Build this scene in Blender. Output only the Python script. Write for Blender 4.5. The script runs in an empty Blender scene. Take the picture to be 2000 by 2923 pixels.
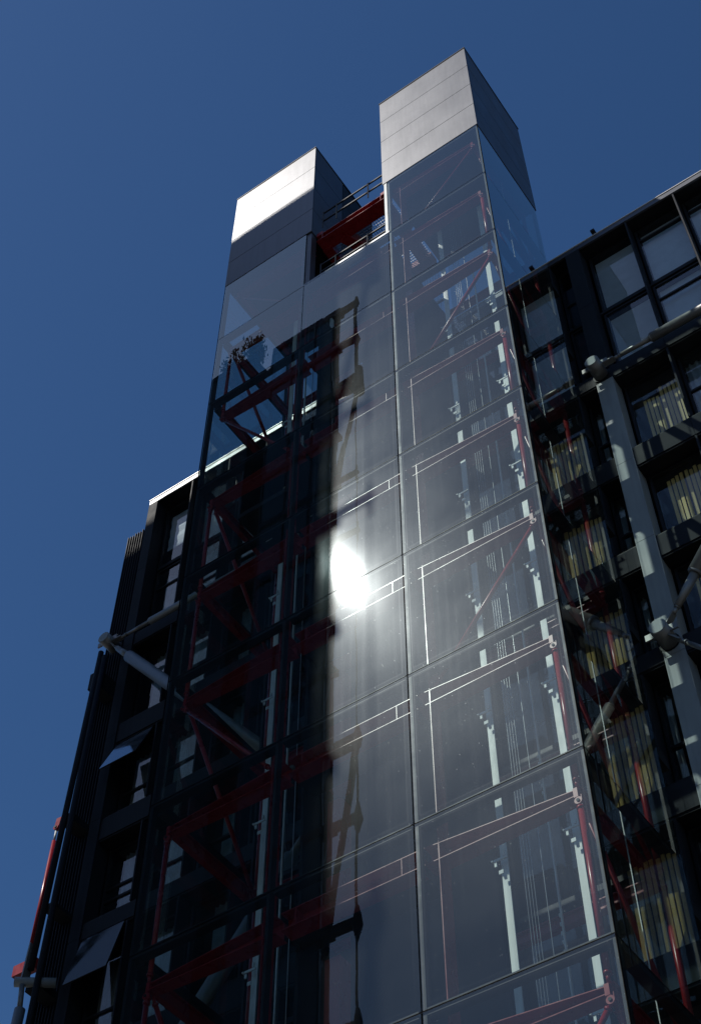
import bpy, bmesh, math, random
from mathutils import Vector, Matrix
random.seed(7)
R = math.radians
SC = bpy.context.scene
COL = SC.collection

# ------------------------------------------------------------------ camera
CAM_POS = Vector((6.1176, -14.4211, 0.0))
YAW, PITCH, ROLL = -0.6148, 0.9327, 0.0029
fw = Vector((math.sin(YAW)*math.cos(PITCH), math.cos(YAW)*math.cos(PITCH), math.sin(PITCH)))
rt = Vector((math.cos(YAW), -math.sin(YAW), 0)); up = rt.cross(fw)
rt2 = math.cos(ROLL)*rt + math.sin(ROLL)*up
up2 = -math.sin(ROLL)*rt + math.cos(ROLL)*up
cd = bpy.data.cameras.new("camera"); cam = bpy.data.objects.new("camera", cd); COL.objects.link(cam)
cam.matrix_world = Matrix(((rt2.x, up2.x, -fw.x, CAM_POS.x), (rt2.y, up2.y, -fw.y, CAM_POS.y),
                           (rt2.z, up2.z, -fw.z, CAM_POS.z), (0, 0, 0, 1)))
cd.sensor_fit = 'VERTICAL'; cd.sensor_height = 36.0; cd.lens = 4253.34/2923*36.0
cd.clip_start = 0.1; cd.clip_end = 5000
SC.camera = cam

# ------------------------------------------------------------------ sky, sun, exposure
SUN_EL, SUN_AZ = R(51.11), R(-144.14)           # azimuth clockwise from +Y
SDIR = Vector((math.sin(SUN_AZ)*math.cos(SUN_EL), math.cos(SUN_AZ)*math.cos(SUN_EL), math.sin(SUN_EL)))
W = bpy.data.worlds.new("World"); SC.world = W; W.use_nodes = True
wn = W.node_tree.nodes; wl = W.node_tree.links
sky = wn.new("ShaderNodeTexSky"); sky.sky_type = 'NISHITA'; sky.sun_disc = False
sky.sun_elevation = SUN_EL; sky.sun_rotation = SUN_AZ
sky.air_density = 1.0; sky.dust_density = 0.42; sky.ozone_density = 9.0; sky.altitude = 0
bg = wn["Background"]; bg.inputs[1].default_value = 0.077
hs = wn.new('ShaderNodeHueSaturation'); hs.inputs['Saturation'].default_value = 1.09
wl.new(sky.outputs[0], hs.inputs['Color']); wl.new(hs.outputs[0], bg.inputs[0])
sd = bpy.data.lights.new("sun", 'SUN'); sd.energy = 4.4; sd.angle = R(0.5); sd.color = (1.0, 0.95, 0.88)
so = bpy.data.objects.new("sun", sd); COL.objects.link(so)
so.rotation_euler = (-SDIR).to_track_quat('-Z', 'Y').to_euler(); so.location = SDIR*120
SC.view_settings.view_transform = 'Standard'; SC.view_settings.look = 'None'
SC.view_settings.exposure = 0.0; SC.view_settings.gamma = 1.0; SC.view_settings.use_curve_mapping = False
SC.render.engine = 'CYCLES'
cy = SC.cycles
cy.max_bounces = 10; cy.diffuse_bounces = 3; cy.glossy_bounces = 5; cy.transmission_bounces = 4
cy.transparent_max_bounces = 40; cy.caustics_reflective = False; cy.caustics_refractive = False
cy.sample_clamp_indirect = 6.0; cy.use_denoising = True; cy.blur_glossy = 0.3
try:
    cy.denoiser = 'OPENIMAGEDENOISE'; cy.denoising_input_passes = 'RGB_ALBEDO_NORMAL'
except Exception: pass

GROUND = -1.65

# ------------------------------------------------------------------ materials
def newmat(name):
    m = bpy.data.materials.new(name); m.use_nodes = True
    m.node_tree.nodes.clear(); return m, m.node_tree.nodes, m.node_tree.links
def N(nodes, t, **kw):
    n = nodes.new(t)
    for k, v in kw.items(): setattr(n, k, v)
    return n
def objcoord(n, l, scale=(1, 1, 1)):
    tc = N(n, "ShaderNodeTexCoord"); mp = N(n, "ShaderNodeMapping")
    mp.inputs['Scale'].default_value = scale
    l.new(tc.outputs['Object'], mp.inputs[0]); return mp.outputs[0]
def noise(n, l, vec, scale, detail=4, rough=.55):
    t = N(n, "ShaderNodeTexNoise"); t.inputs['Scale'].default_value = scale
    t.inputs['Detail'].default_value = detail; t.inputs['Roughness'].default_value = rough
    l.new(vec, t.inputs['Vector']); return t.outputs[0]
def ramp(n, l, v, a, b, lo=0.0, hi=1.0):
    m = N(n, "ShaderNodeMapRange"); m.inputs[1].default_value = a; m.inputs[2].default_value = b
    m.inputs[3].default_value = lo; m.inputs[4].default_value = hi; l.new(v, m.inputs[0]); return m.outputs[0]
def mathn(n, l, op, a, b=None, clamp=False):
    m = N(n, "ShaderNodeMath", operation=op); m.use_clamp = clamp
    for i, x in enumerate((a, b)):
        if x is None: continue
        if isinstance(x, (int, float)): m.inputs[i].default_value = x
        else: l.new(x, m.inputs[i])
    return m.outputs[0]
def solid(name, col, rough=.5, metal=0.0, spec=.5, var=.12, vscale=(3, 3, 3), rvar=.08, bump=0.0, bscale=40, streak=0.0):
    m, n, l = newmat(name)
    p = N(n, "ShaderNodeBsdfPrincipled"); o = N(n, "ShaderNodeOutputMaterial"); l.new(p.outputs[0], o.inputs[0])
    p.inputs['Metallic'].default_value = metal; p.inputs['Specular IOR Level'].default_value = spec
    v = objcoord(n, l, vscale); nz = noise(n, l, v, 1.0, 6)
    f = ramp(n, l, nz, .3, .7, 1-var, 1+var)
    if streak:
        v2 = objcoord(n, l, (9, 9, .5)); s2 = ramp(n, l, noise(n, l, v2, 1.0, 5), .42, .75, 1, 1-streak)
        f = mathn(n, l, 'MULTIPLY', f, s2)
    mx = N(n, "ShaderNodeVectorMath", operation='SCALE'); mx.inputs[0].default_value = col
    l.new(f, mx.inputs['Scale']); l.new(mx.outputs[0], p.inputs['Base Color'])
    l.new(ramp(n, l, nz, .3, .7, max(.02, rough-rvar), min(1, rough+rvar)), p.inputs['Roughness'])
    if bump:
        b = N(n, "ShaderNodeBump"); b.inputs['Strength'].default_value = 1; b.inputs['Distance'].default_value = bump
        l.new(noise(n, l, objcoord(n, l), bscale, 3), b.inputs['Height']); l.new(b.outputs[0], p.inputs['Normal'])
    return m
def schlick(n, l, f0):
    ge = N(n, "ShaderNodeNewGeometry"); dt = N(n, "ShaderNodeVectorMath", operation='DOT_PRODUCT')
    l.new(ge.outputs['Incoming'], dt.inputs[0]); l.new(ge.outputs['Normal'], dt.inputs[1])
    c = mathn(n, l, 'ABSOLUTE', dt.outputs['Value']); c = mathn(n, l, 'SUBTRACT', 1.0, c, True)
    return mathn(n, l, 'ADD', mathn(n, l, 'MULTIPLY', mathn(n, l, 'POWER', c, 5.0), 1-f0), f0)
def tower_glass(name, tint, fres=1.95, dust=.0060, wide=.0030, mid=.0007, core=.0010, wavy=.0009, mcol=(.90, 1, .98)):
    """thin dusty pane: see-through, mirror reflection, and dust that lights up where the sun strikes it"""
    m, n, l = newmat(name); o = N(n, "ShaderNodeOutputMaterial")
    vec = objcoord(n, l)
    b = N(n, "ShaderNodeBump"); b.inputs['Strength'].default_value = 1; b.inputs['Distance'].default_value = wavy
    l.new(noise(n, l, objcoord(n, l, (1, 1, .45)), 1.5, 1.5, .4), b.inputs['Height'])
    tr = N(n, "ShaderNodeBsdfTransparent"); tr.inputs[0].default_value = (*tint, 1)
    gl = N(n, "ShaderNodeBsdfGlossy"); gl.inputs['Roughness'].default_value = 0.0; gl.inputs[0].default_value = (*mcol, 1)
    l.new(b.outputs[0], gl.inputs['Normal'])
    fac = mathn(n, l, 'MULTIPLY', schlick(n, l, .042), fres, True)
    mx = N(n, "ShaderNodeMixShader"); l.new(fac, mx.inputs[0]); l.new(tr.outputs[0], mx.inputs[1]); l.new(gl.outputs[0], mx.inputs[2])
    cur = mx.outputs[0]
    # dust: clouds, rain streaks, specks and a thicker edge to the pane
    cloud = ramp(n, l, noise(n, l, vec, .55, 4), .3, .72, .55, 1.35)
    streak = ramp(n, l, noise(n, l, objcoord(n, l, (11, 11, .35)), 1.0, 4), .5, .8, .95, 1.3)
    spk = N(n, "ShaderNodeTexVoronoi"); spk.inputs['Scale'].default_value = 9; l.new(vec, spk.inputs['Vector'])
    specks = ramp(n, l, spk.outputs['Distance'], .0, .06, 22, 0)
    fine = ramp(n, l, noise(n, l, vec, 60, 3), .45, .75, .8, 1.6)
    tc = N(n, "ShaderNodeTexCoord"); sep = N(n, "ShaderNodeSeparateXYZ"); l.new(tc.outputs['Generated'], sep.inputs[0])
    def edge(s, w):
        a = mathn(n, l, 'SUBTRACT', s, .5); a = mathn(n, l, 'ABSOLUTE', a); return ramp(n, l, a, .5-w, .5-w+.006, 0, 1)
    ex = mathn(n, l, 'MAXIMUM', edge(sep.outputs[0], .035), edge(sep.outputs[2], .032)); ex2 = mathn(n, l, 'MAXIMUM', edge(sep.outputs[0], .040), edge(sep.outputs[2], .036))
    line = mathn(n, l, 'SUBTRACT', ex2, ex, True)
    df = mathn(n, l, 'MULTIPLY', cloud, streak); df = mathn(n, l, 'MULTIPLY', df, fine)
    df = mathn(n, l, 'ADD', df, specks); df = mathn(n, l, 'ADD', df, mathn(n, l, 'MULTIPLY', line, .7)); df = mathn(n, l, 'ADD', df, mathn(n, l, 'MULTIPLY', ex, .1))
    even = ramp(n, l, cloud, 0, 2, .9, 1.1)
    def layer(cur, sh, w, src=None):
        a = mathn(n, l, 'MULTIPLY', src or df, w, True); q = N(n, "ShaderNodeMixShader"); l.new(a, q.inputs[0]); l.new(cur, q.inputs[1]); l.new(sh.outputs[0], q.inputs[2]); return q.outputs[0]
    for rough, w in ((.30, wide), (.155, mid), (.085, core)):
        if w <= 0: continue
        g = N(n, "ShaderNodeBsdfGlossy"); g.inputs['Roughness'].default_value = rough; g.inputs[0].default_value = (.86, .96, 1, 1); cur = layer(cur, g, w, even if rough < .25 else None)
    d = N(n, "ShaderNodeBsdfDiffuse"); d.inputs[0].default_value = (.48, .60, .68, 1); cur = layer(cur, d, dust)
    l.new(cur, o.inputs[0]); return m
def plain_glass(name, tint, fres=1.5, ior=1.5, dust=.01):
    m, n, l = newmat(name); o = N(n, "ShaderNodeOutputMaterial")
    tr = N(n, "ShaderNodeBsdfTransparent"); tr.inputs[0].default_value = (*tint, 1)
    gl = N(n, "ShaderNodeBsdfGlossy"); gl.inputs['Roughness'].default_value = 0.015; gl.inputs[0].default_value = (1, 1, 1, 1)
    b = N(n, "ShaderNodeBump"); b.inputs['Distance'].default_value = .0015; b.inputs['Strength'].default_value = 1
    l.new(noise(n, l, objcoord(n, l), 1.1, 1), b.inputs['Height']); l.new(b.outputs[0], gl.inputs['Normal'])
    fac = mathn(n, l, 'MULTIPLY', schlick(n, l, .042), fres, True)
    mx = N(n, "ShaderNodeMixShader"); l.new(fac, mx.inputs[0]); l.new(tr.outputs[0], mx.inputs[1]); l.new(gl.outputs[0], mx.inputs[2])
    d = N(n, "ShaderNodeBsdfDiffuse"); d.inputs[0].default_value = (.6, .65, .68, 1)
    q = N(n, "ShaderNodeMixShader"); l.new(ramp(n, l, noise(n, l, objcoord(n, l, (6, 6, .6)), 1, 4), .4, .8, dust*.5, dust*2.5), q.inputs[0])
    l.new(mx.outputs[0], q.inputs[1]); l.new(d.outputs[0], q.inputs[2]); l.new(q.outputs[0], o.inputs[0]); return m
def clear(name, tint):
    m, n, l = newmat(name); o = N(n, "ShaderNodeOutputMaterial"); tr = N(n, "ShaderNodeBsdfTransparent"); tr.inputs[0].default_value = (*tint, 1); l.new(tr.outputs[0], o.inputs[0]); return m

M = {}
M['glass'] = tower_glass('tower_front_glass', (.80, .87, .86))
M['glass_side'] = tower_glass('tower_side_glass', (.74, .84, .83), fres=1.75, dust=.006, wide=.0, mid=0, core=0, mcol=(1, .99, .94))
M['glass_back'] = clear('pane_inner_face', (.97, .985, .98))
M['win'] = plain_glass('window_glass', (.80, .86, .87), 1.7)
M['metal'] = solid('anodised_cladding', (.119, .122, .131), .39, metal=.6, var=.06, vscale=(1.2, 1.2, .8), rvar=.012, streak=.16, bump=.0010, bscale=2.2)
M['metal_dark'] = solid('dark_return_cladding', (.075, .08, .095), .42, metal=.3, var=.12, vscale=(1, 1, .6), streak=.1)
M['seam'] = solid('black_gasket', (.006, .006, .007), .9, spec=.03)
M['frame'] = solid('dark_frame_metal', (.014, .015, .018), .5, metal=.0, spec=.15, var=.2)
M['clad'] = solid('dark_grey_cladding', (.022, .025, .031), .62, metal=.0, spec=.08, var=.15, vscale=(1.5, 1.5, 1), streak=.15, bump=.0006, bscale=25)
M['col'] = solid('grey_column_cladding', (.29, .315, .315), .6, var=.10, vscale=(2, 2, 1), streak=.18, bump=.0008, bscale=18)
M['red'] = solid('red_steel_paint', (.25, .016, .020), .30, spec=.28, var=.14, vscale=(4, 4, 2), streak=.15)
M['rail'] = solid('galvanised_guide_rail', (.60, .64, .62), .55, metal=.0, var=.12, vscale=(8, 8, 3), streak=.2)
M['steel'] = solid('stainless_steel_tube', (.21, .21, .205), .40, metal=.25, var=.08, vscale=(3, 3, 3), streak=.1)
M['cable'] = solid('steel_cable', (.5, .52, .53), .4, metal=.5)
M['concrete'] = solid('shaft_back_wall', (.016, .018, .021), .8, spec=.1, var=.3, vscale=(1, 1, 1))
M['room'] = solid('room_interior', (.05, .052, .055), .9)
M['white'] = solid('sun_glint_white', (.78, .76, .72), .35, var=.05)  # white colour stands in for the sun glint along the roof edge
M['slat'] = solid('pale_timber_slats', (.74, .47, .09), .6, var=.12, vscale=(5, 5, 1))
M['slat_pale'] = solid('pale_cream_slats', (.88, .57, .19), .6, var=.1, vscale=(5, 5, 1))
M['curtain'] = solid('pale_curtain', (.34, .36, .37), .8, var=.25)
M['blind'] = solid('pleated_blind', (.50, .53, .58), .75, var=.08)
M['louvre'] = solid('louvre_metal', (.020, .023, .031), .6, spec=.1, var=.2)
M['opp'] = solid('opposite_building_cladding', (.010, .012, .014), .5, spec=.2, var=.25)
M['opp_red'] = solid('opposite_floor_edge', (.05, .014, .016), .5, spec=.2, var=.2)
M['opp_glass'] = solid('opposite_glazing', (.012, .035, .042), .12, spec=.5, var=.4, vscale=(.7, .7, .35))
M['opp_clear'] = clear('opposite_corner_glass', (.40, .43, .43))
M['leaf'] = solid('shrub_leaf', (.06, .085, .03), .6, var=.4, vscale=(9, 9, 9))
M['bark'] = solid('shrub_stem', (.07, .05, .035), .8)
M['grate'] = solid('galvanised_grating', (.30, .31, .32), .45, metal=.6)
M['pave'] = solid('paving', (.10, .10, .095), .85, var=.15, vscale=(.7, .7, .7))  # colour darkened to stand in for shade lying on the ground
M['roof'] = solid('roof_membrane', (.12, .12, .12), .8)

# ------------------------------------------------------------------ mesh builder
class MB:
    def __init__(s): s.v = []; s.f = []; s.mi = []; s.mats = []; s.sm = []
    def _m(s, m):
        if m not in s.mats: s.mats.append(m)
        return s.mats.index(m)
    def face(s, idx, m, smooth=False): s.f.append(idx); s.mi.append(s._m(m)); s.sm.append(smooth)
    def box(s, x0, x1, y0, y1, z0, z1, m, front=None, jit=None):
        if x0 > x1: x0, x1 = x1, x0
        if y0 > y1: y0, y1 = y1, y0
        if z0 > z1: z0, z1 = z1, z0
        b = len(s.v); j = jit or (0, 0, 0, 0)
        s.v += [(x0, y0+j[0], z0), (x1, y0+j[1], z0), (x1, y1, z0), (x0, y1, z0), (x0, y0+j[2], z1), (x1, y0+j[3], z1), (x1, y1, z1), (x0, y1, z1)]
        fs = {'bottom': (0, 3, 2, 1), 'top': (4, 5, 6, 7), 'front': (0, 1, 5, 4), 'right': (1, 2, 6, 5), 'back': (2, 3, 7, 6), 'left': (3, 0, 4, 7)}
        for k, q in fs.items():
            s.face(tuple(b+i for i in q), front[1] if (front and front[0] == k) else m)
        return s
    def bar(s, p, q, w, h, m, upv=(0, 0, 1)):
        p = Vector(p); q = Vector(q); d = (q-p).normalized(); u = Vector(upv)
        if abs(d.dot(u)) > .98: u = Vector((0, 1, 0))
        a = d.cross(u).normalized(); c = a.cross(d).normalized(); b = len(s.v)
        for e in (p, q):
            for i, k in ((-1, -1), (1, -1), (1, 1), (-1, 1)): s.v.append(tuple(e + a*(w/2*i) + c*(h/2*k)))
        for qd in ((3, 2, 1, 0), (4, 5, 6, 7), (0, 1, 5, 4), (1, 2, 6, 5), (2, 3, 7, 6), (3, 0, 4, 7)): s.face(tuple(b+i for i in qd), m)
        return s
    def tube(s, p, q, r0, m, r1=None, n=14, cap=True):
        p = Vector(p); q = Vector(q); d = (q-p).normalized(); r1 = r0 if r1 is None else r1
        u = Vector((0, 0, 1)) if abs(d.z) < .95 else Vector((1, 0, 0))
        a = d.cross(u).normalized(); c = d.cross(a).normalized(); b = len(s.v)
        for e, r in ((p, r0), (q, r1)):
            for i in range(n):
                t = 2*math.pi*i/n; s.v.append(tuple(e + a*(r*math.cos(t)) + c*(r*math.sin(t))))
        for i in range(n): s.face((b+i, b+(i+1) % n, b+n+(i+1) % n, b+n+i), m, True)
        if cap: s.face(tuple(b+i for i in reversed(range(n))), m); s.face(tuple(b+n+i for i in range(n)), m)
        return s
    def prism(s, poly, z0, z1, m, mtop=None):
        b = len(s.v); n = len(poly)
        for z in (z0, z1):
            for x, y in poly: s.v.append((x, y, z))
        for i in range(n): s.face((b+i, b+(i+1) % n, b+n+(i+1) % n, b+n+i), m)
        s.face(tuple(b+i for i in reversed(range(n))), m); s.face(tuple(b+n+i for i in range(n)), mtop or m); return s
    def build(s, name, parent=None, label=None):
        me = bpy.data.meshes.new(name); me.from_pydata(s.v, [], s.f); me.update()
        for m in s.mats: me.materials.append(m)
        me.polygons.foreach_set('material_index', s.mi); me.polygons.foreach_set('use_smooth', s.sm)
        o = bpy.data.objects.new(name, me); COL.objects.link(o)
        if parent is not None:
            o.parent = parent; o.matrix_parent_inverse = world_of(parent).inverted()
        if label: o['label'] = label
        return o
def world_of(o):
    m = Matrix.Translation(o.location)
    return m if o.type == 'EMPTY' else Matrix.Identity(4)
def tag(o, label=None, cat=None, group=None, kind=None):
    for k, v in (('label', label), ('category', cat), ('group', group), ('kind', kind)):
        if v: o[k] = v
    return o
def empty(name, loc, label, cat, group=None):
    o = bpy.data.objects.new(name, None); COL.objects.link(o); o.location = loc; o.empty_display_size = .3
    return tag(o, label, cat, group)

# ------------------------------------------------------------------ ground
g = MB(); g.v = [(-1500, -1500, GROUND), (1500, -1500, GROUND), (1500, 1500, GROUND), (-1500, 1500, GROUND)]; g.face((0, 1, 2, 3), M['pave'])
tag(g.build('ground'), kind='structure')

# ------------------------------------------------------------------ tower levels (fitted from the photograph)
XL, XM0, XM1 = -8.4437, -5.5832, -2.8943
DEP = 3.047
JO = [37.968, 34.939, 31.755, 28.089, 24.833, 21.583, 18.332, 15.081, 11.839, 8.59, 5.34, 2.09, GROUND]     # glass joints
ZT = [37.76, 34.70, 31.50, 27.80, 24.50, 21.25, 18.00, 14.75, 11.50, 8.25, 5.0, 1.75]                        # floor beam tops
CAPM = 1.455
CAPT = JO[0] + 4*CAPM
VIS = 10            # storeys built in full

def pane(parent, axis, a0, a1, z0, z1, pos, sign):
    """glass pane, 22 mm, in plane y=pos (axis 'x') or x=pos (axis 'y'); sign = outward direction"""
    mb = MB(); j = [random.uniform(-.0013, .0013) for _ in range(4)]; t = .022; gp = .012
    if axis == 'x':
        if sign < 0: mb.box(a0+gp, a1-gp, pos, pos+t, z0+gp, z1-gp, M['glass_back'], ('front', M['glass']), j)
        else: mb.box(a0+gp, a1-gp, pos-t, pos, z0+gp, z1-gp, M['glass_back'], ('back', M['glass_side']))
    else:
        if sign > 0: mb.box(pos-t, pos, a0+gp, a1-gp, z0+gp, z1-gp, M['glass_back'], ('right', M['glass_side']))
        else: mb.box(pos, pos+t, a0+gp, a1-gp, z0+gp, z1-gp, M['glass_back'], ('left', M['glass_side']))
    return mb.build('glass_pane', parent)

def build_tower(mir):
    fx = (lambda x: XL - x) if mir else (lambda x: x)
    inner = XM0 if mir else XM1; outer = XL if mir else 0.0
    xa, xb = min(inner, outer), max(inner, outer)
    lab = ('left glass lift tower whose metal cap is half shaded and lower glass dark' if mir else
           'right glass lift tower with fully sunlit grey metal cap and red frame behind dusty panes')
    T = empty('lift_tower', ((xa+xb)/2, DEP/2, GROUND), lab, 'lift tower', 'twin glass lift towers')
    osgn = -1 if mir else 1
    # glass
    for k in range(VIS):
        z1, z0 = JO[k], JO[k+1]
        pane(T, 'x', xa, xb, z0, z1, 0.0, -1)
        pane(T, 'x', xa, xb, z0, z1, DEP, 1)
        pane(T, 'y', 0.03, DEP-.03, z0, z1, outer, osgn)
    # lower part
    # mullions: corner posts and transoms
    for x in (outer, inner):
        mb = MB(); dx = .035 if x == xa else -.035
        mb.box(x+dx-.028, x+dx+.028, .026, .15, GROUND, JO[0], M['frame']); mb.build('corner_post', T)
    mb = MB(); dx = -osgn*.05
    mb.box(outer+dx-.025, outer+dx+.025, DEP-.16, DEP-.03, GROUND, JO[0], M['frame']); mb.build('corner_post', T)
    mb = MB(); mb.box(outer-.004 if not mir else outer-.006, outer+.006 if not mir else outer+.004, -.006, .022, GROUND, CAPT-.02, M['seam']); mb.build('corner_gasket', T)
    for k in range(VIS+1):
        z = JO[k]; mb = MB()
        mb.box(xa+.07, xb-.07, .026, .20, z-.055, z+.055, M['frame'])
        mb.box(xa+.0, xb-.0, .006, .02, z-.0115, z+.0115, M['seam'])
        mb.build('transom', T)
        mb = MB(); s0, s1 = sorted((outer-osgn*.026, outer-osgn*.20))
        mb.box(s0, s1, .21, DEP-.17, z-.10, z+.055, M['frame'])
        s0, s1 = sorted((outer-osgn*.006, outer-osgn*.02)); mb.box(s0, s1, .03, DEP-.03, z-.0115, z+.0115, M['seam'])
        mb.build('transom', T)
        mb = MB(); mb.box(xa+.07, xb-.07, DEP-.2, DEP-.026, z-.055, z+.055, M['frame']); mb.build('transom', T)
    # red frame
    def X(a, b): return tuple(sorted((fx(a), fx(b))))
    def beam(y0, z, name='floor_beam'):
        mb = MB(); yb = y0+.30; ta = -2.86; tb = -.36
        # tapered flanges and web
        def quadbox(zl0, zl1, zr0, zr1, ya, ybL, ybR, yaR=None):
            xl, xr = fx(ta), fx(tb); b = len(mb.v); yaR = ya if yaR is None else yaR
            mb.v += [(xl, ya, zl0), (xr, yaR, zr0), (xr, ybR, zr0), (xl, ybL, zl0), (xl, ya, zl1), (xr, yaR, zr1), (xr, ybR, zr1), (xl, ybL, zl1)]
            for q in ((0, 3, 2, 1), (4, 5, 6, 7), (0, 1, 5, 4), (1, 2, 6, 5), (2, 3, 7, 6), (3, 0, 4, 7)):
                mb.face(tuple(b+i for i in (q if not mir else reversed(q))), M['red'])
        quadbox(z-.014, z, z-.204, z-.19, y0, yb, y0+.22)
        quadbox(z-.33, z-.316, z-.31, z-.296, y0, yb, y0+.22)
        quadbox(z-.316, z-.014, z-.296, z-.204, y0+.205, y0+.22, y0+.19, y0+.175)
        a, b2 = X(-2.62, -2.60); mb.box(a, b2, y0+.002, yb-.01, z-.31, z-.02, M['red'])
        a, b2 = X(-.36, -.29); mb.box(a, b2, y0, y0+.14, z-.33, z-.16, M['red'])
        mb.build(name, T)
    def colm(y0, y1, z0, z1):
        mb = MB(); a, b = X(-2.617, -2.603); mb.box(a, b, y0, y0+.30, z0, z1, M['red'])
        mb.build('column', T)
    def strut(p, q, r=.045):
        mb = MB(); p = Vector((fx(p[0]), p[1], p[2])); q = Vector((fx(q[0]), q[1], q[2])); d = (q-p).normalized()
        mb.tube(p+d*.10, q-d*.10, r, M['red']); mb.tube(p+d*.09, p+d*.13, r*1.3, M['red']); mb.tube(q-d*.13, q-d*.09, r*1.3, M['red'])
        mb.tube(p-d*.02, p+d*.11, r*.7, M['red']); mb.tube(q-d*.11, q+d*.02, r*.7, M['red'])
        mb.build('tube_strut', T)
    def pin(x, y, z):
        mb = MB(); c = Vector((fx(x), y, z))
        mb.tube(c+Vector((0, -.05, 0)), c+Vector((0, .05, 0)), .062, M['red'], n=18); mb.tube(c+Vector((0, -.065, 0)), c+Vector((0, -.05, 0)), .026, M['frame'], n=12)
        mb.bar(c+Vector((0, 0, -.03)), c+Vector((0, 0, .12)), .09, .03, M['red']); mb.build('pin_joint', T)
    for i in range(VIS):
        z = ZT[i]
        beam(.20, z)
        pin(-.30, .25, z-.40)
        nz = ZT[i+1]
        diag = i % 3 == 0 if i else True
        if i == 0: strut((-.34, .25, z-.40), (-2.52, .25, nz+.08), .022)
        elif i in (2, 5, 8): strut((-.30, .25, z-.40), (-2.52, .25, nz+.06), .040)
        else: strut((-.30, .25, z-.40), (-.30, .25, nz-.10))
        colm(.20, 0, nz, z-.33)
        # back frame, plain
        mb = MB(); a, b = X(-2.8, -.3); mb.box(a, b, 2.66, 2.80, z-.05, z-.03, M['red']); mb.box(a, b, 2.66, 2.80, z-.25, z-.23, M['red']); mb.box(a, b, 2.72, 2.735, z-.23, z-.05, M['red']); mb.build('back_beam', T)
        strut((-.30, 2.78, z-.1), (-.30, 2.78, nz+.02), .055)
        # side frame
        mb = MB(); a, b = X(-.40, -.28); mb.box(a, b, .36, 2.7, z-.06, z-.04, M['red']); mb.box(a, b, .36, 2.7, z-.32, z-.30, M['red']); a, b = X(-.345, -.33); mb.box(a, b, .36, 2.7, z-.30, z-.06, M['red']); mb.build('side_beam', T)
        if not mir or i % 2 == 1: strut((-.32, .36, z-.35), (-.32, 2.72, nz-.1), .045)
        if i:
            mb = MB(); a, b = X(-.95, -.14); mb.box(a, b, DEP+.06, 3.80, z-.36, z-.10, M['concrete']); mb.build('landing_shade_slab', T)  # slab added behind the tower, sized to shade the block's grey column
    # guide rails with brackets, cables
    for xr in (-2.42, -1.14):
        yr = 1.85
        mb = MB(); a, b = X(xr-.062, xr+.062); mb.box(a, b, yr, yr+.025, 3, JO[0]-.4, M['rail']); mb.box(fx(xr)-.008, fx(xr)+.008, yr+.025, yr+.09, 3, JO[0]-.4, M['rail']); mb.build('guide_rail', T)
        for i in range(VIS):
            z = ZT[i]+.62; mb = MB(); c = fx(xr)
            mb.box(c-.12, c+.12, yr-.13, yr-.11, z, z+.045, M['rail']); mb.box(c-.11, c-.07, yr-.13, yr-.105, z-.10, z-.02, M['rail']); mb.box(c+.05, c+.085, yr-.14, yr-.11, z+.05, z+.14, M['rail'])
            mb.box(c-.05, c+.03, yr-.12, yr-.105, z-.26, z-.19, M['rail']); mb.tube((c-.14, yr-.15, z+.02), (c-.14, yr-.09, z+.02), .018, M['rail'], n=8)
            mb.build('rail_bracket', T)
    if not mir:
      mb = MB(); a, b = X(-.285, -.27); mb.box(a, b, 1.60, 1.615, 3, JO[0]-.4, M['rail']); mb.build('glazing_rail', T)
    for xr, yr, rr in ((-2.13, 1.9, .006), (-2.08, 1.9, .005), (-2.03, 1.9, .005), (-1.98, 1.9, .005), (-1.80, 1.9, .007), (-1.35, 2.2, .006)):
        MB().tube((fx(xr), yr, 2), (fx(xr), yr, JO[0]-.3), rr, M['cable'], n=6).build('lift_cable', T)
    mb = MB(); a, b = X(-1.60, -1.575); mb.box(a, b, 1.86, 1.90, 2, JO[1]-.5, M['rail'])
    for k in range(60):
        z = 10+k*.16
        if k % 20 < 6: a, b = X(-1.62, -1.60); mb.box(a, b, 1.85, 1.87, z, z+.06, M['rail'])
    mb.build('control_strip', T)
    # machine-room slab under the cap
    mb = MB(); mb.box(xa+.05, xb-.05, .25, DEP-.06, JO[0]-.02, JO[0]+.12, M['concrete']); mb.build('machine_room_floor', T)
    # metal cap
    cx0, cx1 = (XL-.012, -5.4113) if mir else (-3.0245, .012)
    mb = MB(); mb.box(cx0+.03, cx1-.03, .02, DEP-.02, JO[0]+.012, CAPT-.02, M['frame']); cap = mb.build('metal_cap', T)
    for k in range(4):
        z0, z1 = JO[0]+k*CAPM+.008+(.005 if k == 0 else 0)+.004, JO[0]+(k+1)*CAPM-.012
        MB().box(cx0, cx1, -.012, .018, z0, z1, M['metal']).build('cladding_panel', cap)
        MB().box(cx0, cx1, DEP-.018, DEP+.012, z0, z1, M['metal']).build('cladding_panel', cap)
        if mir:
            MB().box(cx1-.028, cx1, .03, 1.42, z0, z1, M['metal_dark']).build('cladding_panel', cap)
            MB().box(cx1-.028, cx1-.006, 1.45, DEP-.03, z0, z1, M['frame']).build('cladding_panel', cap)
            MB().box(cx0, cx0+.028, .03, DEP-.03, z0, z1, M['metal']).build('cladding_panel', cap)
        else:
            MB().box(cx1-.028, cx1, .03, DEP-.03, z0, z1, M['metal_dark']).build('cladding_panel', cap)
            MB().box(cx0, cx0+.028, .03, DEP-.03, z0, z1, M['metal']).build('cladding_panel', cap)
    mb = MB(); e = .018
    mb.box(cx0-e, cx1+e, -.03, .03, CAPT-.012, CAPT+.03, M['frame']); mb.box(cx0-e, cx1+e, DEP-.03, DEP+.03, CAPT-.012, CAPT+.03, M['frame'])
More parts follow.
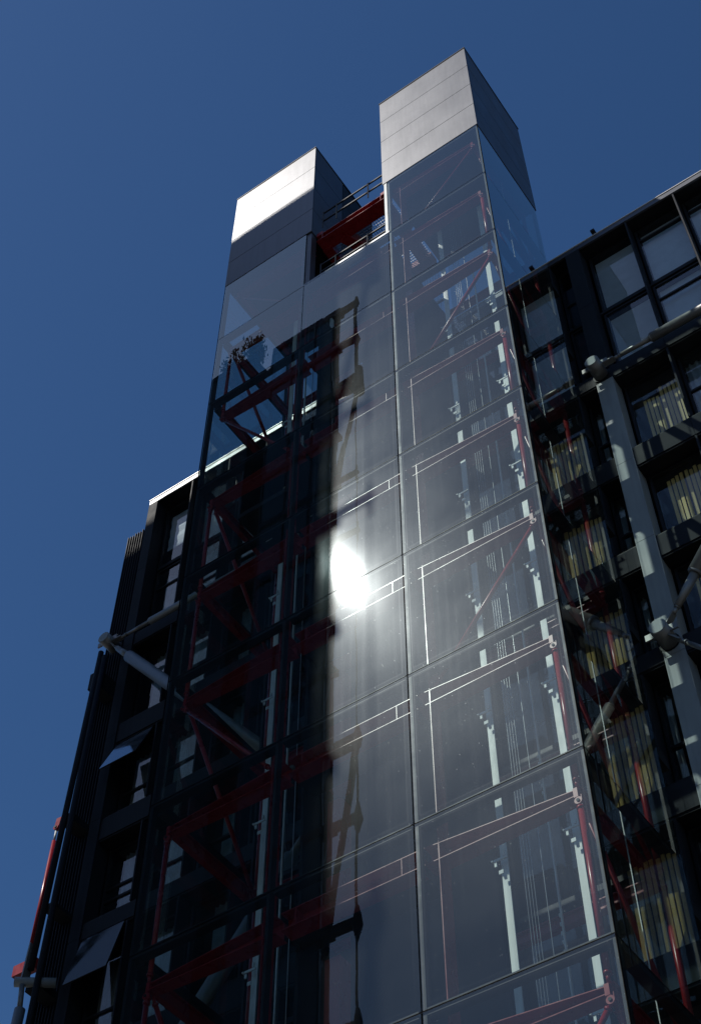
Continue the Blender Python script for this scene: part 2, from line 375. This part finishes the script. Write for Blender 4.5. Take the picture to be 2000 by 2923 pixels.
    mb.box(cx0-e, cx0+.03, .03, DEP-.03, CAPT-.012, CAPT+.03, M['frame']); mb.box(cx1-.03, cx1+e, .03, DEP-.03, CAPT-.012, CAPT+.03, M['frame'])
    mb.build('coping', cap)
    return T
TR = build_tower(False)
TL = build_tower(True)

# ------------------------------------------------------------------ link bay between the towers
LB = empty('link_bay', ((XM0+XM1)/2, 1.5, GROUND), 'middle glazed bay joining the two lift towers, with sun glare and reflected mast', 'link bay')
for k in range(1, VIS):
    pane(LB, 'x', XM0, XM1, JO[k+1], JO[k], 0.0, -1)
    z = JO[k]
    mb = MB(); mb.box(XM0+.065, XM1-.065, .026, .20, z-.055, z+.055, M['frame']); mb.box(XM0, XM1, .006, .02, z-.0115, z+.0115, M['seam']); mb.build('transom', LB)
for i in range(1, VIS):
    z = ZT[i]; mb = MB(); a, b = XM0+.09, XM1-.09
    mb.box(a, b, .20, .50, z-.014, z, M['red']); mb.box(a, b, .20, .50, z-.33, z-.316, M['red']); mb.box(a, b, .40, .415, z-.316, z-.014, M['red'])
    for x in (a+.28, b-.28): mb.box(x-.006, x+.006, .202, .49, z-.314, z-.016, M['red'])
    mb.build('floor_beam', LB)
    MB().box(XM0+.1, XM1-.1, .505, .95, z-.30, z-.05, M['concrete']).build('landing_shade_slab', LB)
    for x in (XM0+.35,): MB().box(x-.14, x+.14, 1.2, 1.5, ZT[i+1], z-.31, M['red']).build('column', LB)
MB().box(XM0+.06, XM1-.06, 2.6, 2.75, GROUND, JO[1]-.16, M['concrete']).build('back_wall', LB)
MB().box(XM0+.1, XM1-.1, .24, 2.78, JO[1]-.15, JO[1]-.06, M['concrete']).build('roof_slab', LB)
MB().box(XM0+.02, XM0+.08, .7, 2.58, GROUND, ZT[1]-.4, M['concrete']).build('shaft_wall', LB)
MB().box(XM0-.01, XM1+.01, .0, .021, JO[1]+.006, JO[1]+.08, M['grate']).build('coping', LB)

# roof gantry: red beam, cross beams, grating
GA = empty('roof_gantry', ((XM0+XM1)/2, 1.5, ZT[0]), 'red steel gantry with wire grating bridging the two tower tops', 'gantry')
z = 37.93; a, b = -5.39, -3.04
mb = MB(); mb.box(a, b, .20, .50, z-.02, z, M['red']); mb.box(a, b, .20, .62, z-.30, z-.28, M['red']); mb.box(a, b, .42, .435, z-.28, z-.02, M['red'])
for x in (a+.20, b-.20): mb.box(x-.01, x+.01, .202, .49, z-.28, z-.02, M['red'])
mb.build('main_beam', GA)
mb = MB(); mb.box(a, b, 2.4, 2.7, z-.30, z, M['red']); mb.build('main_beam', GA)
for x0, x1 in ((-3.25, -3.25), (-4.7, -3.9), (-5.25, -5.25)):
    MB().bar((x0, .52, z-.17), (x1, 2.38, z-.22), .28, .40, M['red']).build('cross_beam', GA)
for x in (a+.10, b-.10): MB().box(x-.10, x+.10, .21, .40, z+.002, z+.16, M['red']).build('bearing_block', GA)
mb = MB()
xg = -5.30
while xg < -3.08: mb.box(xg-.004, xg+.004, .42, 2.7, z+.05, z+.075, M['grate']); xg += .075
yg = .42
while yg < 2.72: mb.box(-5.32, -3.08, yg-.004, yg+.004, z+.035, z+.05, M['grate']); yg += .075
mb.box(-5.32, -3.08, .36, .41, z+.02, z+.10, M['grate'])
mb.build('grating', GA)
mb = MB()
for zz in (z-1.0, z-2.0): mb.box(-5.39, -3.04, 2.85, 2.9, zz-.1, zz, M['grate'])
yg = -5.3
while yg < -3.06: mb.box(yg-.004, yg+.004, 2.9, 2.91, JO[1]+.1, z, M['grate']); yg += .09
zg = JO[1]+.1
while zg < z: mb.box(-5.39, -3.04, 2.911, 2.92, zg-.004, zg+.004, M['grate']); zg += .09
mb.build('mesh_screen', GA)
def railing(name, y, zb, zr, mids, xs, label):
    o = empty(name, (-4.2, y, zb), label, 'railing')
    for zz in [zr]+mids: MB().box(-5.12, -3.05, y-.02, y+.02, zz-.025, zz+.025, M['frame']).build('rail', o)
    for x in xs: MB().box(x-.02, x+.02, y-.035, y-.021, zb, zr+.02, M['frame']).build('post', o)
    return o
railing('guard_railing', .12, z+.08, 38.95, [38.45], (-4.64, -3.57, -5.1), 'upper dark guard railing standing above the red gantry beam')
railing('guard_railing', .10, JO[1]+.09, 35.74, [35.35], (-4.62, -3.6, -5.1), 'low dark guard railing just above the middle glass bay')
MB().box(-2.985, -2.90, .0, .10, JO[1]+.06, JO[0]-.02, M['rail']).build('edge_post', TR)
MB().box(-5.58, -5.43, .03, .25, JO[1]+.06, JO[0]-.02, M['metal_dark']).build('edge_post', TL)

# lift car in the left shaft
LC = empty('lift_car', (-7.05, 1.5, 27.2), 'dark lift car seen from below inside the left glass shaft', 'lift car')
MB().box(-7.75, -6.35, .75, 2.25, 27.2, 27.35, M['frame']).build('floor', LC)
mb = MB(); mb.box(-7.75, -7.70, .75, 2.25, 27.36, 29.4, M['frame']); mb.box(-6.40, -6.35, .75, 2.25, 27.36, 29.4, M['frame']); mb.box(-7.69, -6.41, 2.2, 2.25, 27.36, 29.4, M['frame']); mb.build('cabin', LC)
MB().box(-7.78, -6.32, .72, 2.28, 29.41, 29.55, M['frame']).build('roof', LC)
mb = MB()
for x in (-7.42, -6.16): mb.box(x-.09, x+.09, 1.46, 1.53, 27.0, 27.18, M['rail'])
mb.build('guide_shoe', LC)

# ------------------------------------------------------------------ main apartment block behind the towers
YF, YG = 4.5, 4.97
MBD = empty('apartment_block', (-4.2, 9, GROUND), 'dark framed apartment block with tube bracing standing behind the lift towers', 'building')
ROOF = 37.70
XE0, XE1 = -14.90, 9.2
BT = [34.44, 31.20, 27.65, 24.42, 21.32, 17.98, 14.75, 11.5]      # band tops
BB = [34.35, 30.75, 27.00, 23.78, 20.90, 17.32, 14.10, 10.9]      # band bottoms
MB().box(XE0+.02, XE1, YF+.05, 18, ROOF-.17, ROOF-.01, M['frame'], ).build('roof', MBD)
mb = MB(); mb.box(XE0, XE1, YF-.02, YF+.04, ROOF-.21, ROOF, M['metal_dark']); mb.build('fascia', MBD)
MB().box(XE0-.02, XE1, YF-.04, YF+.10, ROOF+.004, ROOF+.03, M['white']).build('roof_edge', MBD)
for bt, bb in zip(BT, BB):
    thin = bt-bb < .2
    y0 = YG-.08 if thin else YF
    m = M['clad']
    xs = [XE0+.36, -11.73, -8.86, -6.0, -2.6, .02, 1.90, 3.35, 6.2, XE1] if not thin else [XE0+.4, XE1]
    for xa, xb in zip(xs[:-1], xs[1:]):
        MB().box(xa+.004, xb-.004, y0, YG+.1, bb, bt, m).build('spandrel', MBD)
    MB().box(XE0+.4, XE1, YG+.12, 12, bb+.05, bt-.08, M['room']).build('floor_slab', MBD)
    if not thin:
        mb = MB(); mb.box(XE0+.37, XE1, YF+.02, YG-.1, bt+.002, bt+.05, M['frame']); mb.box(XE0+.37, XE1, YF+.03, YG-.1, bb-.05, bb-.003, M['frame']); mb.build('sill', MBD)
MB().box(-16, XE1, 12.0, 12.2, GROUND, ROOF-.2, M['room']).build('core_wall', MBD)
MB().box(XE0+.02, XE0+.12, YG+.14, 12, 10.8, ROOF-.2, M['clad']).build('end_wall', MBD)
MB().box(XE1-.12, XE1-.02, YG+.14, 12, 10.8, ROOF-.2, M['clad']).build('end_wall', MBD)
MB().box(XE0, XE1, YF, 12, GROUND, 10.8, M['clad']).build('base_wall', MBD)
# columns (grey cladding, split in floor-high panels)
def column(x0, x1, zs, m):
    for za, zb in zip(zs[:-1], zs[1:]):
        MB().box(x0, x1, YF-.03, YF+.42, za+.006, zb-.006, m).build('column_panel', MBD)
CZ = [10.8, 14.4, 17.7, 20.95, 24.48, 27.3, 30.72]
column(.02, .46, CZ, M['col']); column(.03, .45, [31.2, 34.4, ROOF-.22], M['clad'])
column(XE0, XE0+.34, [10.8, 14.4, 17.7, 20.95, 24.48, 27.3, 30.8, 34.2, ROOF-.22], M['clad'])
MB().box(-6.0, -2.6, YF+.05, YF+.30, 10.8, ROOF-.22, M['clad']).build('core_cladding', MBD)
# fins
FX = [-13.17, -11.73, -10.30, -8.86, -7.42, -6.0, -2.6, -.50, 1.90, 3.35, 4.80, 6.25, 7.7]
for x in FX:
    for za, zb in zip([10.8]+BT[:0:-1], BB[:0:-1]+[ROOF-.22]):
        MB().box(x-.022, x+.022, YF-.015, YG-.12, za+.055, zb-.055, M['clad']).build('fin', MBD)
# windows
def window(x0, x1, z0, z1, fill=None, trans=(), split=None, fr=.06, open_sash=None):
    mb = MB(); y0, y1 = YG-.05, YG+.05
    mb.box(x0, x0+fr, y0, y1, z0, z1, M['frame']); mb.box(x1-fr, x1, y0, y1, z0, z1, M['frame'])
    mb.box(x0+fr, x1-fr, y0, y1, z0, z0+fr, M['frame']); mb.box(x0+fr, x1-fr, y0, y1, z1-fr, z1, M['frame'])
    for t in trans: mb.box(x0+fr, x1-fr, y0+.004, y1-.004, t-.035, t+.035, M['frame'])
    if split: mb.box(split-.03, split+.03, y0+.008, y1-.008, z0+fr, z1-fr, M['frame'])
    w = mb.build('window', MBD)
    MB().box(x0+fr*.6, x1-fr*.6, YG-.012, YG+.012, z0+fr*.6, z1-fr*.6, M['glass_back'], ('front', M['win'])).build('glass', w)
    if fill: fill(w, x0+fr, x1-fr, z0+fr, z1-fr)
    if open_sash:
        xa, xb, zh, hgt, ang = open_sash
        d = Vector((0, -math.sin(ang), -math.cos(ang))); p = Vector((0, YF-.02, zh)); q = p+d*hgt
        nrm = Vector((0, -math.cos(ang), math.sin(ang)))*.03
        s = MB(); b = len(s.v)
        for e in (p, q):
            for x in (xa, xb):
                s.v.append((x, e.y, e.z)); s.v.append((x, e.y-nrm.y, e.z-nrm.z))
        s.face((0, 4, 6, 2), M['sash_bright_sky'] if hgt < 1.3 else M['sash_dull_sky']); s.face((1, 3, 7, 5), M['frame']); s.face((0, 2, 3, 1), M['frame']); s.face((4, 5, 7, 6), M['frame']); s.face((0, 1, 5, 4), M['frame']); s.face((2, 6, 7, 3), M['frame'])
        s.build('sash', w)
M['sash_dull_sky'] = solid('sash_glass_dull_sky', (.02, .025, .03), .08, spec=.22, var=.3)  # copy of the sash glass, darkened where it mirrors little sky
M['sash_bright_sky'] = solid('sash_glass_bright_sky', (.25, .3, .36), .06, metal=.85, var=.05)  # metallic blue-grey stands in for bright sky mirrored in the sash
def slats(frac0=0, frac1=1, top=0.0, bot=0.0, step=.105, m='slat'):
    def f(w, x0, x1, z0, z1):
        mb = MB(); x = x0+(x1-x0)*frac0; xe = x0+(x1-x0)*frac1; i = 0
        while x < xe-.05:
            dz = random.uniform(0, .06)
            mb.box(x, x+step*.70, YG+.16+.012*(i % 2), YG+.19+.012*(i % 2), z0+bot+dz, z1-top-random.uniform(0, .10), M[m]); x += step; i += 1
        mb.build('slat_screen', w)
    return f
def drape(frac0=0, frac1=1, m='curtain'):
    def f(w, x0, x1, z0, z1):
        mb = MB(); xs = x0+(x1-x0)*frac0; xe = x0+(x1-x0)*frac1; n = max(6, int((xe-xs)/.035)); b = 0
        for i in range(n+1):
            x = xs+(xe-xs)*i/n; y = YG+.22+.035*math.sin(i*1.35+random.uniform(-.3, .3))
            mb.v += [(x, y, z0+.02), (x+.01*math.sin(i), y+.01, z1-.02)]
        for i in range(n): mb.face((2*i, 2*i+2, 2*i+3, 2*i+1), M[m], True)
        o = mb.build('curtain', w); so_ = o.modifiers.new('thick', 'SOLIDIFY'); so_.thickness = .006
    return f
def pleats(top=0, bot=0, m='blind', pitch=.11):
    def f(w, x0, x1, z0, z1):
        mb = MB(); z = z0+bot; n = 0
        while z < z1-top-.01:
            zt = min(z+pitch*.5, z1-top) if pitch < 1 else z1-top
            mb.v += [(x0+.02, YG+.13, z), (x1-.02, YG+.13, z), (x0+.02, YG+.16, zt), (x1-.02, YG+.16, zt)]; z += pitch; n += 1
        k = len(mb.v)//2
        for i in range(k-1): mb.face((2*i, 2*i+1, 2*i+3, 2*i+2), M[m])
        o = mb.build('blind', w); so_ = o.modifiers.new('thick', 'SOLIDIFY'); so_.thickness = .008
    return f
def both(*fs):
    def f(*a):
        for q in fs: q(*a)
    return f
tops = [ROOF-.20]+BB; bots = BT
rows = list(zip(bots, tops[:len(bots)]))        # (z0, z1) for each storey from the top
for r, (z0, z1) in enumerate(rows[:7]):
    z0 += .0; h = z1-z0
    # right-hand bays
    if r == 0: fills = [pleats(), pleats(0, 0, 'blind', 6), pleats(0, .0, 'blind', .13), None]
    elif r == 1: fills = [pleats(0, 0, 'blind', .11), pleats(0, 0, 'blind', 6), drape(), None]
    else: fills = [both(slats(.20, .53, .5*(r == 2), .05, .105, 'slat_pale'), slats(.56, 1, .3*(r == 2), 0, .105, 'slat_pale')), drape(0, .8), both(slats(.2, 1)), None]
    for (xa, xb), fl in zip(((.47, 1.90), (1.90, 3.35), (3.35, 4.8), (4.8, 6.25)), fills):
        tr = ()
        if r == 0 and xa > 1: tr = (z1-.62,)
        if r == 1 and xa > 1: tr = (z1-.75,)
        if r >= 2 and xa > 1: tr = (z0+h*.5,)
        window(xa+.05, xb-.03, z0+.05, z1-.05, fl, tr, split=None)
    # narrow bays seen beside and through the right tower
    tz = (z0+h*.42,)
    window(-.47, .0, z0+.05, z1-.05, drape(0, .35) if r > 1 else None, tz)
    window(-1.18, -.53, z0+.05, z1-.05, None, tz)
    window(-1.84, -1.22, z0+.05, z1-.05, drape(.1, .5) if r == 4 else None, tz)
    window(-2.57, -1.90, z0+.05, z1-.05, None, tz)
    # left-hand bays
    for c, (xa, xb) in enumerate(((-14.55, -13.17), (-13.17, -11.73), (-11.73, -10.30), (-10.30, -8.86), (-8.86, -7.42), (-7.42, -6.0))):
        fl = None; osash = None; tr = ()
        if r == 0: fl = pleats(0, 0, 'blind', .12) if c in (1, 2) else pleats(0, .9, 'blind', .5) if c == 0 else drape(0, .6)
        elif r == 1: fl = drape(.1, .7)
        elif c in (0, 1): fl = drape(.05 if r % 2 else .2, .5+.1*(r % 3))
        elif c in (2, 4): fl = drape(.3, .8)
        if c == 0:
            tr = {0: (), 1: (z0+2.25,), 2: (), 3: (z0+1.05,), 4: (z0+1.2, z0+.85), 5: (z0+1.1,), 6: (z0+1.3,)}[r]
            if r == 3: osash = (-14.46, -13.28, z1-.15, 1.25, R(21))
            if r == 5: osash = (-14.46, -13.25, z1-.05, 1.4, R(14))
        elif r > 0: tr = (z0+h*.45,)
        window(xa+(.36*0+.03), xb-.03, z0+.05, z1-.05, fl, tr, open_sash=osash)
# louvre screen closing the left end
mb = MB(); x = XE0-.04
mb.box(-15.98, XE0-.01, YF+.42, YF+.48, 10.8, 36.95, M['louvre']); mb.build('end_screen', MBD)
for i in range(11):
    x = -15.95+i*.098; MB().box(x, x+.022, YF+.30, YF+.415, 10.8, 36.95-.02*(i % 3), M['louvre']).build('louvre_blade', MBD)
# tube bracing
def brace(p, q, r=.16, taper=.9):
    p = Vector(p); q = Vector(q); d = (q-p).normalized(); L = (q-p).length
    mb = MB()
    for e, s in ((p, 1), (q, -1)):
        dd = d*s
        mb.bar(e+dd*.20, e+dd*.50, .035, .16, M['steel'], (0, 1, 0)); mb.tube(e+dd*.48, e+dd*.62, .045, M['steel'], n=12)
        mb.tube(e+dd*.62, e+dd*.66, .06, M['steel'], n=12); mb.tube(e+dd*.66, e+dd*1.5, r*.45, M['steel'], r*.62, n=18)
    mb.tube(p+d*1.5, q-d*1.5, r, M['steel'], n=24)
    for e, s in ((p, 1), (q, -1)): mb.tube(e+d*s*1.46, e+d*s*1.5, r*.8, M['steel'], r, n=24)
    return mb.build('brace_tube', MBD)
def node(x, z, y=3.97):
    mb = MB(); mb.tube((x, y, z), (x, YF-.03, z), .185, M['steel'], n=28); mb.tube((x, y-.012, z), (x, y-.0005, z), .17, M['col'], n=28)
    for dx, dz in ((1, .0), (-1, 0)): mb.bar((x+dx*.1, y+.18, z+dz), (x+dx*.34, y+.18, z+dz), .04, .16, M['steel'], (0, 0, 1))
    mb.tube((x, YF-.034, z), (x, YF-.031, z), .225, M['frame'], n=28)
    return mb.build('brace_node', MBD)
Z1, Z2, Z3 = 31.0, 21.28, 11.6; YB = 4.20
XN = [-15.2, -7.52, .20, 7.85]
for x, z in ((XN[0], Z1), (XN[2], Z1), (XN[1], Z2), (XN[2], Z2), (XN[3], Z1), (XN[1], Z1)): node(x, z)
for p, q, r in (((XN[0], Z1), (XN[1], Z2), .17), ((XN[1], Z2), (XN[0], Z3), .17), ((XN[2], Z2), (XN[3], Z1), .16), ((XN[2], Z2), (XN[3], Z3), .10),
                ):
    brace((p[0], YB, p[1]), (q[0], YB, q[1]), r)
brace((XN[2], YB, Z1-.05), (XN[3], YB, Z1-.05), .12); brace((XN[0], YB, Z1-.1), (XN[1], YB, Z1-.1), .10)
# struts running down the left end
mb = MB(); mb.tube((-15.20, 4.0, 30.4), (-15.40, 4.0, 20.2), .075, M['clad'], n=18); mb.build('end_strut', MBD)
mb = MB(); mb.tube((-15.08, 4.05, 30.2), (-15.22, 4.05, 12), .075, M['clad'], n=18); mb.build('end_strut', MBD)
mb = MB(); mb.tube((-15.46, 3.98, 19.2), (-15.62, 3.98, 12), .12, M['steel'], n=18); mb.tube((-15.47, 3.98, 19.2), (-15.55, 3.98, 19.85), .06, M['steel'], n=14); mb.build('end_strut', MBD)
mb = MB(); mb.tube((-15.72, 3.9, 19.95), (-15.0, 4.45, 19.95), .11, M['col'], n=22); mb.build('brace_node', MBD)
mb = MB(); mb.bar((-15.55, 4.02, 20.0), (-15.5, 4.02, 20.9), .04, .22, M['steel'], (0, 1, 0)); mb.build('node_plate', MBD)
for za, zb in ((30.2, 29.3), (25.1, 24.6), (22.4, 22.0), (20.3, 19.8)):
    MB().box(-15.62, -15.25, 4.15, 4.9, zb, za-.3, M['clad']).build('strut_bracket', MBD)
# red frame seen past the left end of the block
RT = empty('red_steel_frame', (-17.0, 6.2, GROUND), 'red steel tube frame peeking past the dark left end of the block', 'steel frame')
def at(px, py, Y):
    d = fw*4253.34 + rt2*(px-1000) - up2*(py-1461.5)
    t = (Y-CAM_POS.y)/d.y
    return CAM_POS + d*t
yR = 5.6
p0 = at(163, 2363, yR); p1 = at(108, 2650, yR); p2 = at(80, 2745, yR)
mb = MB(); mb.tube(p0+Vector((0, 0, -.45)), p2, .055, M['red']); mb.tube(p0+Vector((0, 0, -.1)), p0+Vector((0, 0, -.45)), .03, M['rail']); mb.build('tube_strut', RT)
mb = MB(); mb.tube(p0+Vector((0, -.05, 0)), p0+Vector((0, .05, 0)), .085, M['red'], n=20); mb.bar(p0, p0+Vector((.03, 0, .32)), .16, .05, M['red']); mb.tube(p0+Vector((0, -.07, 0)), p0+Vector((0, -.05, 0)), .04, M['frame'], n=14); mb.build('pin_joint', RT)
q0 = at(222, 2310, 5.3); q1 = at(165, 2545, 5.3); q2 = at(128, 2725, 5.3)
mb = MB(); mb.tube(q0, Vector((q2.x-.12, q2.y, 14)), .03, M['red']); mb.build('tube_strut', RT)
MB().box(p2.x-.35, p2.x+.35, yR-.1, yR+.1, p2.z-.35, p2.z-.05, M['red']).build('floor_beam', RT)

# small fixture on the roof edge
SCm = empty('roof_camera', (.99, 4.52, ROOF+.03), 'small dark camera perched on the roof edge right of the towers', 'camera')
mb = MB(); mb.tube((.99, 4.5, ROOF+.03), (.99, 4.5, ROOF+.14), .022, M['frame'], n=10); mb.build('bracket', SCm)
mb = MB(); mb.box(.93, 1.05, 4.40, 4.56, ROOF+.14, ROOF+.24, M['frame']); mb.build('housing', SCm)

# ------------------------------------------------------------------ building opposite (stands behind the viewer; shades the towers and shows in their glass)
OP = empty('apartment_block', (-22, -16, GROUND), 'dark apartment block across the way, mirrored in the tower glass with its edge mast', 'building')
FL = [58.3, 55.2, 51.6, 48.4, 45.2, 41.7, 38.4, 35.0, 31.6, 28.5, 24.9, 21.8, 18.5, 15.2, 11.9, 8.6, 5.3]
YO, XO, XO0 = -11.4, -12.74, -16.4
wing = [(XO0, YO-.12), (XO0, -14.2), (-19.6, -18.6), (-19.4, -18.3), (-13.14, YO-.12)]
MB().prism(list(reversed(wing)), GROUND, FL[0]-.45, M['opp'], M['roof']).build('wall_or_shade_fill', OP)
block = [(-29.85, -14.0), (-19.75, -14.0), (-19.75, -18.0), (-25, -24), (-36, -24)]
MB().prism(list(reversed(block)), GROUND, 64.3, M['opp'], M['roof']).build('wall_or_shade_fill', OP)
MB().prism(list(reversed([(-19.74, -14.02), (-16.35, -14.02), (-16.35, -15.5), (-19.74, -17.9)])), FL[0]-.5, 62.3, M['opp'], M['roof']).build('wall_or_shade_fill', OP)  # fill mass added to stop sun slipping between wing and block
MB().box(-29.88, -19.72, -14.1, -13.95, 64.3, 64.75, M['opp']).build('parapet', OP)
for i, z in enumerate(FL):
    hgt = .42 if i < 2 else .30
    MB().box(XO0, XO, YO-.3, YO, z-hgt, z, M['opp_red'] if i in (0, 1, 8, 9) else M['opp']).build('floor_edge', OP)
MB().prism(list(reversed([(XO0-.1, YO-.35), (XO0-.1, -14.1), (-19.4, -18.4), (XO-.3, YO-.35)])), FL[0]-.42, FL[0]-.02, M['opp_red'], M['roof']).build('roof', OP)
for i in range(len(FL)-1):
    za, zb = FL[i+1], FL[i]-.42
    for x0, x1 in ((XO0+.02, -15.3), (-15.24, -14.1), (-14.04, -13.17)):
        MB().box(x0, x1, YO-.11, YO-.07, za+.01, zb+(.0 if i < 2 else .11), M['opp_glass']).build('window', OP)
for i in range(len(FL)-1):
    za, zb = FL[i+1], FL[i]-.3
    MB().box(-13.13, XO-.07, YO-.08, YO-.06, za+.01, zb, M['opp_clear']).build('corner_pane', OP)
    MB().bar((XO-.05, YO-.1, (za+zb)/2), (-13.9, -12.62, (za+zb)/2), .02, zb-za, M['opp_clear']).build('corner_pane', OP)
for x, hw in ((XO0, .03), (-15.27, .03), (-14.07, .03), (XO-.02, .014)): MB().box(x-hw, x+hw, YO-.06, YO-.01, GROUND, FL[0]-.43, M['opp']).build('mullion', OP)
# edge mast with its arms
XP = -11.93
mb = MB(); mb.tube((XP, YO-.1, GROUND), (XP, YO-.1, 31.3), .035, M['opp'], n=10); mb.tube((XP, YO-.1, 31.3), (XP, YO-.1, 45), .018, M['opp'], n=10); mb.tube((XP, YO-.1, 45), (XP, YO-.1, 51), .022, M['opp'], n=10); mb.tube((XP, YO-.1, 51), (XP, YO-.1, FL[0]-.1), .08, M['opp'], n=12)
mb.build('edge_mast', OP)
for i, z in enumerate(FL):
    mm = M['opp_red'] if i in (0, 1, 8) else M['opp']
    if i in (3, 6, 7, 9+20): continue
    h = .52 if i == 8 else .34 if i in (0, 1) else .14 if i in (4, 5) else .26; rn = .07 if i in (4, 5) else .15
    MB().box(XO-.1, XP+.08, YO-.22, YO-.04, z-h-.02, z-.02, mm).build('outrigger_arm', OP)
    mb = MB(); mb.tube((XP, YO-.13, z-.75), (XP, YO-.13, z-.25), .04, M['opp'], rn, n=12); mb.tube((XP, YO-.13, z-.25), (XP, YO-.13, z+.35), rn, M['opp'], .05, n=12); mb.build('mast_node', OP)
mb = MB(); mb.tube((XP+.1, YO-.13, 51.5), (XO-.2, YO-.13, 51.5), .38, M['opp'], .30, n=14); mb.tube((XP+.12, YO-.13, 52.4), (XP+.12, YO-.13, 50.6), .18, M['opp'], .26, n=14); mb.build('brace_node', OP)
MB().tube((XP+.02, YO-.13, 50.6), (XO-.05, YO-.13, 45.3), .10, M['opp'], n=12).build('brace_tube', OP)
MB().tube((XP-.05, YO-.13, 31.1), (XO-.25, YO-.13, 24.0), .10, M['opp'], n=12).build('brace_tube', OP)

# shrubs on the opposite terrace
def shrub(x, y, z, h, w, label, seed):
    rnd = random.Random(seed)
    S = empty('roof_shrub', (x, y, z), label, 'shrub', 'shrubs along the roof terrace mirrored in the left tower')
    st = MB(); lf = MB(); tips = []
    for k in range(9):
        a = rnd.uniform(0, 6.28); sp = rnd.uniform(.15, 1)*w
        p = Vector((x, y, z)); q = Vector((x+math.cos(a)*sp, y+math.sin(a)*sp*.6, z+h*rnd.uniform(.55, 1)))
        m1 = p.lerp(q, .5)+Vector((rnd.uniform(-.1, .1), 0, .1)); st.tube(p, m1, .03, M['bark'], .02, n=6); st.tube(m1, q, .02, M['bark'], .006, n=6)
        for t in range(45):
            c = m1.lerp(q, rnd.uniform(-.3, 1.05))+Vector((rnd.gauss(0, .14), rnd.gauss(0, .12), rnd.gauss(0, .12)))
            n1 = Vector((rnd.gauss(0, 1), rnd.gauss(0, 1), rnd.gauss(0, 1))).normalized(); n2 = n1.orthogonal().normalized(); n3 = n1.cross(n2)
            L, Wd = rnd.uniform(.08, .15), rnd.uniform(.04, .07); b = len(lf.v)
            lf.v += [tuple(c-n2*L), tuple(c+n3*Wd), tuple(c+n2*L), tuple(c-n3*Wd)]; lf.face((b, b+1, b+2, b+3), M['leaf'])
    st.build('stem', S); lf.build('foliage', S)
shrub(-20.2, -14.25, 64.3, 2.6, .9, 'tallest leafy roof shrub mirrored in the left tower glass', 3)
shrub(-21.4, -14.3, 64.3, 1.9, 1.0, 'wide leafy roof shrub mirrored left of the tallest shrub', 5)
shrub(-19.95, -14.4, 64.3, 2.0, .35, 'thin wispy roof shrub mirrored right of the tallest shrub', 8)
shrub(-22.9, -14.4, 64.3, .9, .5, 'low leafy roof shrub mirrored at the edge of the left tower', 11)
